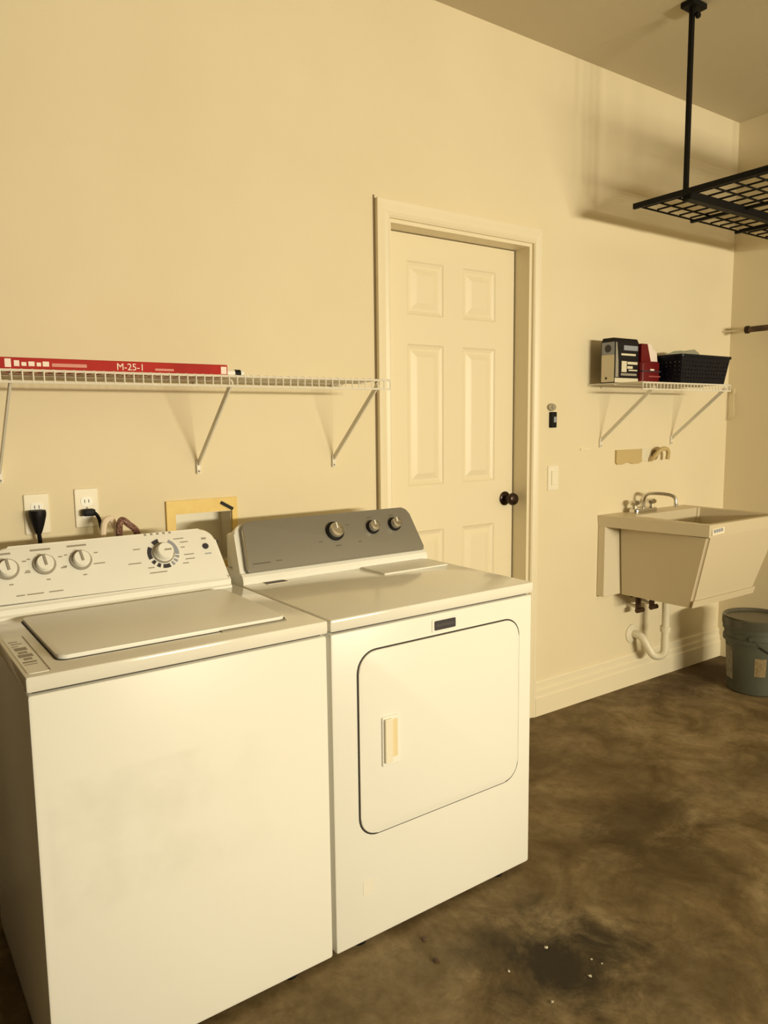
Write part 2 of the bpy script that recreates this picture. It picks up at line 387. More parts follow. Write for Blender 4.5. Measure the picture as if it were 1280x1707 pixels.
cb = obj('console_base', pr([(.497, ZT-.001), (.497, ZT+.006), (.503, ZT+.010), (.503, ZT+.024), (.512, ZT+.032), (.66, ZT+.032), (.66, ZT-.001)], .012, .652, YZ), M_white2, t)
FM = face_mat(.508, ZT+.030, .592, 1.087); FV = Vector((0, .592-.508, 1.087-ZT-.030)).length
bm = bmesh.new(); out = rrect(.014, .650, 0, FV, (.004, .004, .042, .042), 8)
out = [(u-(.018*(v/FV) if u > .33 else -.018*(v/FV)), v) for u, v in out]
prism(bm, out, -.060, .0, bev=.008)
cp = on(obj('console_panel', bm, M_white2, t, smooth=True), FM)
obj('console_back', bx(.03, .63, .60, .662, ZT+.03, 1.05, bev=.01), M_white2, t)
def knob_dial(u, v, r, parent, fm, ptr):
    k = on(obj('dial', lathe(bmesh.new(), [(r, 0), (r, .003), (r*.86, .006), (r*.82, .018), (r*.76, .021)], 32), M_white2, parent, smooth=True), fm, u, v, .0005)
    on2 = obj('dial_ring', ring(bmesh.new(), [(r*1.08*math.cos(a*PI/16), r*1.08*math.sin(a*PI/16)) for a in range(32)], [(r*.84*math.cos(a*PI/16), r*.84*math.sin(a*PI/16)) for a in range(32)], .001, .0062), M_print, k)
    p = bmesh.new(); box(p, -.0035, .0035, -r*.35, r*.86, .019, .0235, bev=.001); q = obj('pointer', p, M_print, k); q.rotation_euler = (0, 0, ptr)
    return k
def dash(u, v, w, h, parent, fm, m=M_print): return on(obj('printed_mark', bx(-w/2, w/2, -h/2, h/2, 0, .0006), m, parent), fm, u, v, .0002)
vz = lambda z: (z-ZT-.030)/FM[2][1]
for i, (u, z) in enumerate(((.064, 1.032), (.153, 1.034), (.245, 1.035))):
    knob_dial(u, vz(z), .026, t, FM, .12)
    dash(u-.004, vz(z)+.044, .050 if i else .034, .005, cp, Matrix())
    for (du, dv, w) in ((.042, .018, .010), (.046, -.014, .014 if i < 2 else .03), (.004, -.042, .010), (-.042, -.012, .010), (-.036, .02, .008)): dash(u+du, vz(z)+dv, w, .0032, cp, Matrix())
for (u, w) in ((.085, .02), (.12, .04), (.17, .035)): dash(u, vz(.968), w, .0030, cp, Matrix())
u0, v0 = .471, vz(1.030)
k = on(obj('cycle_dial', lathe(bmesh.new(), [(.029, 0), (.029, .004), (.025, .008), (.0235, .024), (.021, .027)], 36), M_white2, t, smooth=True), FM, u0, v0, .0005)
obj('pointer', bx(-.004, .016, -.0025, .0025, .026, .0285, bev=.001), M_print, k)
obj('dial_ring', ring(bmesh.new(), [(.031*math.cos(a*PI/16), .031*math.sin(a*PI/16)) for a in range(32)], [(.027*math.cos(a*PI/16), .027*math.sin(a*PI/16)) for a in range(32)], .001, .006), M_print, k)
for (a0, a1, m_) in ((100, 128, M_printd), (148, 200, M_printd), (210, 224, M_printd), (234, 248, M_printd), (258, 288, M_printd), (298, 308, M_bluep), (316, 326, M_bluep), (334, 345, M_bluep), (350, 420, M_bluep)):
    n_ = 8; A = [math.radians(a0+(a1-a0)*i/n_) for i in range(n_+1)]
    pts = [(.046*math.cos(a), .046*math.sin(a)) for a in A]+[(.034*math.cos(a), .034*math.sin(a)) for a in A[::-1]]
    on(obj('cycle_mark', pr(pts, 0, .0007), m_, cp), Matrix(), u0, v0, .0002)
for (du, dv, w) in ((.062, .040, .030), (.078, .028, .024), (.086, -.012, .030), (.086, -.026, .028), (.068, -.038, .018), (-.085, .020, .02), (-.10, -.022, .036), (-.05, -.040, .018), (-.03, -.056, .05), (.07, .012, .012)):
    dash(u0+du*.86, v0+dv, w, .003, cp, Matrix())
for i in range(5): dash(u0-.04+.018*i, v0+.062, .007, .006, cp, Matrix())
on(obj('start_button', lathe(bmesh.new(), [(.009, 0), (.009, .003), (.007, .005)], 20), M_printd, t), FM, .600, vz(1.036), .0005)
dash(.600, vz(1.058), .014, .006, cp, Matrix()); dash(.603, vz(1.016), .02, .003, cp, Matrix(), M_bluep)

# --- dryer
t = thing('clothes_dryer', 'white clothes dryer with wide grey console and rounded front door', 'dryer', WO+ax*DX, ROT)
body(t, DW, M_white)
dd = obj('dryer_door', pr(rrect(.079, .654, .316, .8145, (.055, .055, .055, .055), 8), -.004, .0048, XZ, bev=.003), M_white, t, smooth=True)
obj('door_gap', pr(rrect(.0750, .6590, .3110, .8185, (.0595,)*4, 8), -.002, .0008, XZ), M_dark, t)
hd = obj('door_handle', pr(rrect(.147, .202, .495, .630, (.004,)*4, 3), .004, .0095, XZ, bev=.002), M_white2, dd)
obj('grip_recess', pr(rrect(.176, .196, .515, .620, (.003,)*4, 3), .0090, .0100, XZ), M_almond, hd)
obj('grip_lip', pr(rrect(.152, .176, .505, .625, (.003,)*4, 3), .0090, .017, XZ, bev=.002), M_plate, hd)
bd = obj('badge_plate', pr(rrect(.322, .413, .826, .862, (.003,)*4, 3), 0, .0018, XZ), M_white2, t)
be = obj('badge', pr(rrect(.330, .405, .831, .857, (.003,)*4, 3), .001, .0035, XZ), M_printd, bd)
obj('lettering_bar', pr([(.335, .840), (.400, .840), (.400, .848), (.335, .848)], .003, .0040, XZ), mat('badge_print', (.06, .055, .06), .5), be)
obj('energy_mark', pr(rrect(.085, .120, .148, .190, (.004,)*4, 3), 0, .0008, XZ), mat('faint_mark', (.82, .785, .69), .5), t)
lf = obj('lint_filter_cover', pr(rrect(.425, .690, .362, .492, (.006,)*4, 3), ZT-.001, ZT+.004, bev=.002), M_white, t)
sk = obj('caution_sticker', pr([(.064, .462), (.136, .462), (.136, .494), (.064, .494)], ZT, ZT+.0012), M_plate, t)
for i in range(5): obj('printed_block', bx(.065+.014*i, .0775+.014*i, .465, .491, ZT+.001, ZT+.0018), M_printd, sk)
obj('console_base', pr([(.500, ZT-.001), (.500, ZT+.010), (.505, ZT+.022), (.514, ZT+.030), (.66, ZT+.030), (.66, ZT-.001)], .002, .711, YZ), M_white2, t, smooth=False)
FM = face_mat(.512, ZT+.031, .594, 1.092); FV = Vector((0, .594-.512, 1.092-ZT-.031)).length
def cons(x0, x1, sl, d0, d1, rr, bev, v1):
    out = rrect(x0, x1, 0, v1, (.012, .012, rr, rr), 7); c = (x0+x1)/2
    return pr([(u-(sl*(v/v1) if u > c else -sl*(v/v1)), v) for u, v in out], d0, d1, bev=bev)
on(obj('console_housing', cons(.003, .708, .016, -.062, -.012, .035, .006, FV+.001), M_white2, t, smooth=True), FM)
cp = on(obj('console_panel', cons(.020, .708, .020, -.016, .004, .026, .004, FV), M_grey, t, smooth=True), FM)
obj('console_back', bx(.02, .69, .602, .662, ZT+.03, 1.055, bev=.01), M_white2, t)
vz = lambda z: (z-ZT-.031)/FM[2][1]
for (u, z, r) in ((.362, 1.036, .027), (.515, 1.036, .020), (.609, 1.038, .020)):
    k = on(obj('timer_dial' if r > .025 else 'selector_dial', lathe(bmesh.new(), [(r*1.12, 0), (r*1.12, .003), (r*.98, .005), (r*.95, .020), (r*.86, .025), (r*.55, .026), (r*.5, .024)], 36), M_chrome, t, smooth=True), FM, u, vz(z), .0042)
    obj('dial_skirt', ring(bmesh.new(), [(r*1.2*math.cos(a*PI/16), r*1.2*math.sin(a*PI/16)) for a in range(32)], [(r*.95*math.cos(a*PI/16), r*.95*math.sin(a*PI/16)) for a in range(32)], 0, .008), M_black, k)
    obj('pointer', bx(-.0025, .0025, r*.1, r*.85, .0245, .0275, bev=.0008), M_white2, k)
M_dp = mat('console_print', (.13, .115, .09), .5)
for (u, v, w, h) in ((.075, .026, .06, .004), (.135, .028, .02, .003), (.362, vz(1.036)-.05, .02, .004), (.45, vz(1.036)-.045, .012, .004), (.30, vz(1.036)-.03, .014, .003), (.42, vz(1.036)+.02, .012, .003), (.515, vz(1.036)+.038, .02, .003), (.609, vz(1.036)+.038, .02, .003)):
    on(obj('printed_mark', bx(-w/2, w/2, -h/2, h/2, 0, .0006), M_dp, cp), Matrix(), u, v, .0040)
on(obj('chrome_edge', tb([(.026, .008, .004), (.018+.022, FV-.03, .004)], .003), M_chrome, cp), Matrix())

# --- unseen tall cabinet, added out of view to darken the washer's left side
t = thing('added_shade_cabinet', 'unseen dark brown cabinet added to shade the washing machine', 'cabinet', (-.90, -.62, 0))
obj('cabinet_body', bx(0, .80, 0, .60, .06, 2.05, bev=.004), M_cab, t); obj('plinth', bx(.02, .78, .04, .58, 0, .06), M_dark, t)
for k in range(2):
    d_ = obj('door', bx(.006+.396*k, .398+.396*k, -.020, -.001, .07, 2.04, bev=.003), M_cab, t)
    obj('handle', tb([(.375+.05*k, -.045, .95), (.375+.05*k, -.045, 1.15)], .006), M_bronze, d_)

# ------------------------------------------------------------------ wall outlets, plugs, hoses
def outlet(x, z, label):
    t = thing('wall_outlet', label, 'outlet', (x, 0, z))
    obj('cover_plate', pr(rrect(-.035, .035, -.060, .060, (.005,)*4, 3), 0, .006, XZ, bev=.003), M_plate, t)
    for s in (-1, 1):
        f = obj('socket_face', pr(rrect(-.017, .017, s*.020-.014, s*.020+.014, (.010,)*4, 4), .005, .0075, XZ), M_white2, t)
        for dx in (-.006, .006): obj('slot', bx(dx-.001, dx+.001, -.0082, -.0070, s*.020-.004, s*.020+.006), M_dark, f)
    obj('screw', lathe(bmesh.new(), [(.003, 0), (.003, .0012)], 12, Matrix.Translation((0, -.006, .0)) @ Matrix.Rotation(PI/2, 4, 'X')), M_print, t)
outlet(.424, 1.138, 'almond wall outlet with a round black plug and straight cord')
outlet(.566, 1.146, 'almond wall outlet with a flat black plug beside hoses')
t = thing('power_plug', 'black tapering power plug with cord hanging straight down behind washer', 'plug', (.420, -.008, 1.14))
obj('plug_body', lathe(bmesh.new(), [(.0225, .012), (.024, .004), (.023, -.006), (.017, -.030), (.010, -.052), (.007, -.058)], 20, Matrix.Translation((.0, -.026, .0))), M_black, t, smooth=True)
obj('plug_face', bx(-.02, .02, -.018, 0, -.014, .012, bev=.004), M_black, t)
obj('cord', tb(smooth_path([(0, -.026, -.05), (.003, -.026, -.10), (.004, -.05, -.25), (.01, -.07, -.60), (.04, -.10, -1.10)]), .0062), M_black, t, smooth=True)
t = thing('power_plug', 'flat black angled power plug in the outlet beside the hoses', 'plug', (.566, -.008, 1.134))
obj('plug_body', bx(-.018, .018, -.030, 0, -.011, .010, bev=.005), M_black, t, smooth=True)
obj('cord', tb(smooth_path([(.012, -.024, .0), (.022, -.030, -.012), (.028, -.036, -.040), (.030, -.05, -.12), (.03, -.08, -.4), (.05, -.12, -.95)]), .0055), M_black, t, smooth=True)
t = thing('fill_hose', 'pale hose bent over behind the washer console beside flat plug', 'hose', (.62, -.1, .2))
obj('hose', shift(tb(smooth_path([(.585, -.11, .25), (.582, -.11, .95), (.584, -.11, 1.085), (.600, -.105, 1.118), (.618, -.105, 1.10), (.630, -.10, 1.0), (.65, -.09, .30)]), .0095), (-.62, .1, -.2)), M_whitehose, t, smooth=True)
t = thing('fill_hose', 'brown braided hose arching down behind the washer console', 'hose', (.66, -.1, .2))
obj('hose', shift(tb(smooth_path([(.626, -.14, .30), (.622, -.14, .95), (.622, -.14, 1.08), (.632, -.135, 1.115), (.654, -.13, 1.100), (.680, -.12, 1.072), (.695, -.10, 1.0), (.70, -.10, .80), (.71, -.10, .3)]), .010), (-.66, .1, -.2)), M_hose, t, smooth=True)

# ------------------------------------------------------------------ wire shelves
def wire_shelf(label, x0, x1, z, brackets, clipz, dep=.305, lip=.029, off=-.25):
    t = thing('wire_shelf', label, 'shelf', ((x0+x1)/2, 0, z))
    X = (x0+x1)/2; h = (x1-x0)/2
    for n_, y, dz in (('back_rod', -.006, 0), ('deck_rod', -dep/2, -.003), ('front_rod', -dep, 0), ('lip_rod', -dep-.001, -lip)):
        obj(n_, tb([(-h, y, dz), (h, y, dz)], .0036 if n_ != 'deck_rod' else .0028, 6), M_wire, t)
    bm = tb([(0, -.004, .003), (0, -dep+.004, .003), (0, -dep-.003, -.001), (0, -dep-.003, -lip)], .0021, 5); bmesh.ops.recalc_face_normals(bm, faces=bm.faces[:])
    me = bpy.data.meshes.new('deck_wire'); bm.to_mesh(me); bm.free()
    n = int((x1-x0)/.0254)
    for i in range(n+1):
        w = link('deck_wire', me, M_wire, t); w.location = (-h+.002+i*(2*h-.004)/n, 0, 0)
    for b in brackets:
        g = obj('support_bracket', bar(bmesh.new(), (b-X, -dep+.004, -lip+.014), (b-X, -.008, clipz-z), .0055, .017, (1, 0, 0)), M_wire, t)
        obj('bracket_foot', bx(b-X-.007, b-X+.007, -.010, 0, clipz-z-.034, clipz-z+.012, bev=.002), M_wire, g)
        obj('screw', lathe(bmesh.new(), [(.004, 0), (.003, .002)], 10, Matrix.Translation((b-X, -.010, clipz-z-.026)) @ Matrix.Rotation(PI/2, 4, 'X')), M_print, g)
        if off: obj('wall_clip', bx(b-X-.006, b-X+.006, -.016, 0, -.012, .010, bev=.002), M_wire, g)
    return t
wire_shelf('long white wire shelf on the wall above the washer and dryer', 0.0, 1.503, 1.538, (.332, .928, 1.455), 1.268)
wire_shelf('short white wire shelf on the wall above the utility sink', 2.885, 3.595, 1.562, (2.982, 3.562), 1.297)

# red carton on the long shelf
t = thing('red_carton', 'long flat red carton with white lettering lying on long wire shelf', 'carton', (.953, -.16, 1.5435), 0)
cm = obj('carton_body', bx(-.93, 0, -.055, .05, 0, .034, bev=.002), M_red, t)
obj('end_label', bx(-.022, -.004, -.0556, -.054, .006, .028), M_pink, cm)
text_mesh('lettering', 'M-25-1', .027, M_pink, cm, Matrix.Translation((-.335, -.0555, .009)) @ Matrix.Rotation(PI/2, 4, 'X'))
for (a, b, c, d) in ((-.225, -.17, .010, .016), (-.62, -.605, .008, .030), (-.598, -.585, .011, .026), (-.58, -.568, .012, .022), (-.563, -.548, .012, .024), (-.543, -.532, .012, .022), (-.528, -.512, .012, .025), (-.505, -.415, .012, .021)):
    obj('printed_block', bx(a, b, -.0556, -.054, c, d), M_pink if b < -.48 else mat('pale_red_print', (.62, .22, .16), .5), cm)
t = thing('white_tube', 'small white tube with a black mark beside the red carton', 'tube', (.957, -.17, 1.5435))
obj('tube_body', shift(tb([(0, 0, .012), (.066, 0, .012)], .012, 14), (0, 0, 0)), M_white2, t, smooth=True)
obj('black_mark', tb([(.036, 0, .012), (.056, 0, .012)], .0124, 14), M_black, t, smooth=True)

# ------------------------------------------------------------------ things on the short shelf
SZ = 1.562+.0055
t = thing('product_box', 'black and pale product box standing at the end of short shelf', 'box', (2.885, -.115, SZ))
bm = bmesh.new(); prism(bm, [(-.040, 0), (.040, 0), (.040, .186), (.030, .205), (-.030, .205), (-.040, .186)], 0, .172, YZ)
bd = obj('box_body', bm, M_blackbox, t)
obj('end_panel', pr(rrect(-.036, .036, .004, .128, (.002,)*4, 2), -.0008, .0, lambda u, v, w: (w, u, v)), M_carton, bd)
obj('end_panel_top', pr(rrect(-.036, .036, .128, .186, (.002,)*4, 2), -.0008, .0, lambda u, v, w: (w, u, v)), M_bluep, bd)
obj('end_dot', pr([(.018*math.cos(a*PI/8), .157+.018*math.sin(a*PI/8)) for a in range(16)], -.0016, 0, lambda u, v, w: (w, u, v)), M_printd, bd)
obj('end_dot', pr([(.006*math.cos(a*PI/8)+.008, .022+.006*math.sin(a*PI/8)) for a in range(16)], -.0016, 0, lambda u, v, w: (w, u, v)), M_printd, bd)
obj('front_base_band', bx(0, .172, -.0408, -.04, .002, .022), M_carton, bd)
obj('front_stripe', pr([(.004, .026), (.026, .026), (.024, .10), (.012, .185), (.004, .185)], .04, .0408, XZ), M_print, bd)
for (a, b, c, d, m_) in ((.062, .165, .150, .172, M_bluep), (.044, .150, .126, .135, M_carton), (.048, .085, .050, .10, M_carton), (.09, .165, .086, .098, M_carton), (.09, .13, .066, .078, M_carton), (.10, .165, .056, .062, M_carton), (.044, .16, .034, .044, M_print)):
    obj('printed_block', bx(a, b, -.0408, -.04, c, d), m_, bd)
t = thing('red_jug', 'wine red jug with white shoulder between product box and black basket', 'jug', (3.131, -.13, SZ))
bd = obj('jug_body', pr(rrect(-.070, .074, -.045, .045, (.018,)*4, 4), 0, .105, bev=.012), M_wine, t, smooth=True)
obj('jug_shoulder', pr([(-.066, .098), (.010, .098), (-.012, .160), (-.020, .185), (-.066, .185)], -.035, .035, XZ), M_wine, t)
obj('white_neck', pr([(.002, .102), (.070, .102), (.062, .150), (.030, .165), (.016, .188), (-.014, .186), (-.006, .14)], -.028, .028, XZ), M_pink, t)
obj('label_band', bx(-.071, .075, -.0465, .0, .054, .060), M_printd, bd); obj('label_mark', bx(-.01, .02, -.047, 0, .060, .068), M_pink, bd); obj('label_mark', bx(-.02, .07, -.0466, 0, .03, .036), mat('rose_print', (.35, .08, .08), .5), bd)
# basket: tapered open-weave walls
t = thing('plastic_basket', 'navy black open-weave plastic basket on the short shelf', 'basket', (3.425, -.165, SZ))
def wallgrid(bm, p0, p1, q0, q1, nx, nz, th, skip=.62):
    """quad wall p0-p1 bottom, q0-q1 top with square holes"""
    p0, p1, q0, q1 = map(Vector, (p0, p1, q0, q1))
    P = lambda a, b: (p0.lerp(p1, a)).lerp(q0.lerp(q1, a), b)
    nn = (p1-p0).cross(q0-p0).normalized()*th
    for i in range(nx):
        for j in range(nz):
            a0, a1, b0, b1 = i/nx, (i+1)/nx, j/nz, (j+1)/nz; ka, kb = (a1-a0)*.35, (b1-b0)*.33
            solid = j in (0, nz-1)
            o_ = [P(a0, b0), P(a1, b0), P(a1, b1), P(a0, b1)]
            if solid:
                bm.faces.new([bm.verts.new(v) for v in o_]); bm.faces.new([bm.verts.new(v+nn) for v in o_[::-1]]); continue
            i_ = [P(a0+ka, b0+kb), P(a1-ka, b0+kb), P(a1-ka, b1-kb), P(a0+ka, b1-kb)]
            for w in (Vector(), nn):
                A = [bm.verts.new(v+w) for v in o_]; B = [bm.verts.new(v+w) for v in i_]
                for k in range(4): bm.faces.new((A[k], A[(k+1) % 4], B[(k+1) % 4], B[k]))
            A = [bm.verts.new(v) for v in i_]; B = [bm.verts.new(v+nn) for v in i_]
            for k in range(4): bm.faces.new((A[k], A[(k+1) % 4], B[(k+1) % 4], B[k]))
bl, bw, tl, tw, bh = .185, .095, .205, .112, .128
c0 = [(-bl, -bw, 0), (bl, -bw, 0), (bl, bw, 0), (-bl, bw, 0)]; c1 = [(-tl, -tw, bh), (tl, -tw, bh), (tl, tw, bh), (-tl, tw, bh)]
for k in range(4):
    bm = bmesh.new(); j = (k+1) % 4; wallgrid(bm, c0[k], c0[j], c1[k], c1[j], 16 if k % 2 == 0 else 9, 7, -.003)
    me = bpy.data.meshes.new('woven_side'); bm.to_mesh(me); bm.free(); link('woven_side', me, M_basket, t)
obj('basket_bottom', bx(-bl, bl, -bw, bw, 0, .004), M_basket, t)
obj('basket_rim', ring(bmesh.new(), rrect(-tl-.010, tl+.010, -tw-.010, tw+.010, (.02,)*4, 4), rrect(-tl+.004, tl-.004, -tw+.004, tw-.004, (.014,)*4, 4), bh-.004, bh+.008), M_basket, t)
# crumpled bag lying in the basket
bm = bmesh.new(); bmesh.ops.create_icosphere(bm, subdivisions=3, radius=1)
for v in bm.verts:
    r = 1+.14*math.sin(5*v.co.x+3*v.co.y)+.12*math.sin(7*v.co.y+4*v.co.z)
    v.co = Vector((3.40+v.co.x*.125*r, -.165+v.co.y*.075*r, SZ+.105+max(v.co.z, -1)*(.062 if v.co.z > 0 else .085)*r))
tag(obj('plastic_bag', bm, M_bag, None, smooth=True), 'crumpled grey plastic bag filling the black basket', 'bag')

# ------------------------------------------------------------------ wall controls right of the door
t = thing('doorbell_button', 'small oval grey button plate on wall above the black control', 'button', (2.632, 0, 1.458))
obj('oval_plate', pr([(.026*math.cos(a*PI/12), .017*math.sin(a*PI/12)) for a in range(24)], 0, .012, XZ, bev=.004), mat('grey_button', (.36, .32, .22), .5), t, smooth=True)
obj('push_button', lathe(bmesh.new(), [(.009, 0), (.008, .004)], 16, Matrix.Translation((0, -.012, 0)) @ Matrix.Rotation(PI/2, 4, 'X')), M_print, t)
t = thing('garage_opener_control', 'black rectangular garage opener button mounted beside the door', 'control', (2.638, 0, 1.40))
obj('housing', pr(rrect(-.017, .017, -.036, .036, (.004,)*4, 3), 0, .018, XZ, bev=.003), M_black, t)
obj('rocker', pr(rrect(-.007, .009, -.012, .014, (.003,)*4, 3), .017, .022, XZ), M_bluep, t)
t = thing('light_switch', 'cream rocker light switch plate on wall beside the door', 'switch', (2.651, 0, 1.131))
obj('cover_plate', pr(rrect(-.036, .036, -.058, .058, (.005,)*4, 3), 0, .006, XZ, bev=.003), M_plate, t)
obj('rocker', pr(rrect(-.015, .017, -.033, .033, (.002,)*4, 2), .005, .011, XZ, bev=.002), M_plate, t)
# tan plate and curled hook above the sink
t = thing('wall_bracket', 'tan wall bracket with notched plate and curled hook above sink faucet', 'bracket', (3.30, 0, 1.21))
sc = [(-.198, -.026), (-.188, -.036), (-.150, -.038), (-.120, -.030), (-.092, -.030), (-.060, -.038), (-.020, -.038), (.006, -.030), (.008, .036), (-.198, .036)]
obj('notched_plate', pr(sc, 0, .010, XZ), M_tanpl, t)
obj('arm', pr([(.008, -.020), (.055, -.030), (.085, -.026), (.085, .038), (.008, .038)], 0, .006, XZ), M_pvc, t)
obj('curled_hook', tb(smooth_path([(.075, -.010, -.022), (.078, -.030, -.010), (.092, -.045, .018), (.122, -.050, .034), (.160, -.050, .032), (.180, -.045, .010), (.182, -.040, -.022)]), .011, 10), M_tanpl, t, smooth=True)
obj('hook_washer', lathe(bmesh.new(), [(.026, 0), (.026, .006), (.012, .012)], 20, Matrix.Translation((.125, 0, .002)) @ Matrix.Rotation(PI/2, 4, 'X')), mat('brown_plastic', (.22, .15, .06), .5), t)
t = thing('adhesive_strip', 'thin flat cream strip stuck on the wall below short shelf', 'strip', (2.875, 0, 1.257))
obj('strip', pr(rrect(-.036, .036, -.006, .006, (.004,)*4, 3), 0, .006, XZ, bev=.002), M_trim, t)
t = thing('towel_rod', 'thin pale rod with a brown grip mounted along the right wall', 'rod', (XR-.085, -.15, 1.873))
obj('rod', tb([(.0, .149, .005), (0, -.9, .0)], .0045, 8), M_pvc, t)
g = obj('grip', tb([(0, .010, .002), (0, .004, .002), (0, .002, .002), (0, -.30, .002)], [.017, .019, .0155, .0155], 14), M_brown, t)
obj('support_arm', bar(bmesh.new(), (0, -.20, 0), (.085, -.20, 0), .012, .012), M_brown, t)
obj('grip_collar', tb([(0, .012, .002), (0, -.004, .002)], .021, 14), M_bronze, g)
t = thing('wall_hook', 'small pale curved wire hook on the right wall below the rod', 'hook', (XR, -.035, 1.45))
obj('hook_wire', tb(smooth_path([(-.004, 0, .10), (-.012, -.004, .09), (-.018, -.010, .02), (-.016, -.012, -.03), (-.014, 0, -.055), (-.014, .018, -.06)]), .0032, 8), mat('hook_paint', (.62, .52, .33), .5), t, smooth=True)
obj('screw_plate', bx(-.006, 0, -.008, .008, .085, .115, bev=.002), M_wall, t)

# ------------------------------------------------------------------ utility sink
t = thing('utility_sink', 'cream plastic wall-hung utility sink below the short wire shelf', 'sink', (3.36, -.27, .52))
sh = (-3.36, .27, -.52)
def loft(rows):
    bm = bmesh.new(); R = [[bm.verts.new(p) for p in r] for r in rows]
    for a, b in zip(R, R[1:]):
        for k in range(4): bm.faces.new((a[k], a[(k+1) % 4], b[(k+1) % 4], b[k]))
    return bm, R
ZR = .928
rows = [[(3.125, -.435, .520), (3.640, -.435, .520), (3.640, -.045, .520), (3.110, -.045, .520)],
        [(3.069, -.542, .866), (3.672, -.542, .866), (3.672, -.045, .866), (3.090, -.045, .866)],
        [(3.067, -.5435, .872), (3.673, -.5435, .872), (3.700, -.002, .872), (2.985, -.002, .872)],
        [(3.062, -.548, ZR), (3.678, -.548, ZR), (3.705, -.002, ZR), (2.980, -.002, ZR)],
        [(3.095, -.520, ZR), (3.645, -.520, ZR), (3.645, -.125, ZR), (3.095, -.125, ZR)],
        [(3.150, -.425, .545), (3.615, -.425, .545), (3.615, -.120, .545), (3.140, -.120, .545)]]
bm, R = loft(rows); bm.faces.new(R[0][::-1]); bm.faces.new(R[-1])
bmesh.ops.bevel(bm, geom=[e for e in bm.edges if abs(e.verts[0].co.z-e.verts[1].co.z) > .2], offset=.012, segments=3, affect='EDGES')
obj('basin', shift(bm, sh), M_tub, t, smooth=True)
obj('back_panel', shift(bx(2.985, 3.70, -.045, -.001, .520, .872, bev=.004), sh), mat('tub_back_plastic', (.74, .66, .49), .5), t)
obj('front_ledge', shift(pr([(3.118, .522), (3.646, .522), (3.648, .556), (3.115, .556)], 0, .004, lambda u, v, w: (u, -.4395-(v-.52)*.27-w, v)), sh), M_tub, t)
fs = obj('front_sticker', shift(pr([(3.085, .880), (3.180, .884), (3.180, .912), (3.085, .908)], .5465, .549, XZ), sh), M_plate, t)
for i in range(4): obj('printed_block', shift(bx(3.095+.019*i, 3.110+.019*i, -.550, -.549, .890+.001*i, .905+.001*i), sh), M_bluep, fs)
# faucet
t = thing('faucet', 'chrome arched utility faucet with two handles on the sink rim', 'faucet', (3.26, -.06, ZR))
obj('base_plate', pr(rrect(-.09, .09, -.028, .028, (.02,)*4, 4), 0, .022, bev=.006), M_chrome, t, smooth=True)
obj('spout', tb(smooth_path([(0, 0, .02), (.0, -.002, .065), (.005, -.018, .092), (.02, -.06, .098), (.045, -.115, .094), (.058, -.140, .080), (.060, -.146, .050)]), .0085, 12), M_chrome, t, smooth=True)
obj('aerator', tb([(.060, -.146, .052), (.060, -.146, .034)], .0105, 12), M_chrome, t, smooth=True)
for s in (-1, 1):
    h_ = obj('handle', lathe(bmesh.new(), [(.014, .02), (.013, .038), (.024, .044), (.026, .056), (.018, .064)], 8, Matrix.Translation((s*.070, 0, 0))), M_chrome, t)
# supply stops under the sink
t = thing('supply_valve', 'pair of dull brass supply stops under the utility sink', 'valve', (3.27, -.05, .46))
obj('pipe', tb([(-.10, -.02, .046), (.10, -.02, .046)], .010, 8), M_bronze, t)
for x in (-.04, .075):
    obj('stop_body', tb([(x, -.02, .056), (x, -.02, -.04)], .014, 10), M_brass, t); obj('stop_handle', tb([(x-.03, -.035, -.035), (x+.02, -.035, -.035)], .013, 8), M_brass, t)
    obj('wall_stub', tb([(x, .05, -.02), (x, -.02, -.02)], .009, 8), M_pvc, t)
# drain
t = thing('drain_pipe', 'white drain pipe with curved trap running from sink to wall', 'pipe', (3.36, -.15, .20))
sh = (-3.36, .15, -.20)
obj('tailpiece', shift(tb([(3.352, -.15, .519), (3.352, -.15, .22)], .0195, 14), sh), M_pvc, t, smooth=True)
obj('slip_nut', shift(tb([(3.352, -.15, .335), (3.352, -.15, .305)], .026, 12), sh), M_pvc, t)
obj('trap_bend', shift(tb(smooth_path([(3.352, -.15, .27), (3.350, -.15, .20), (3.335, -.135, .175), (3.310, -.11, .18), (3.295, -.085, .225), (3.285, -.06, .265), (3.278, -.03, .275), (3.276, -.001, .275)]), .0205, 14), sh), M_pvc, t, smooth=True)
obj('wall_flange', shift(lathe(bmesh.new(), [(.050, 0), (.050, .006), (.030, .014)], 28, Matrix.Translation((3.276, -.0005, .275)) @ Matrix.Rotation(PI/2, 4, 'X')), sh), M_pvc, t, smooth=True)

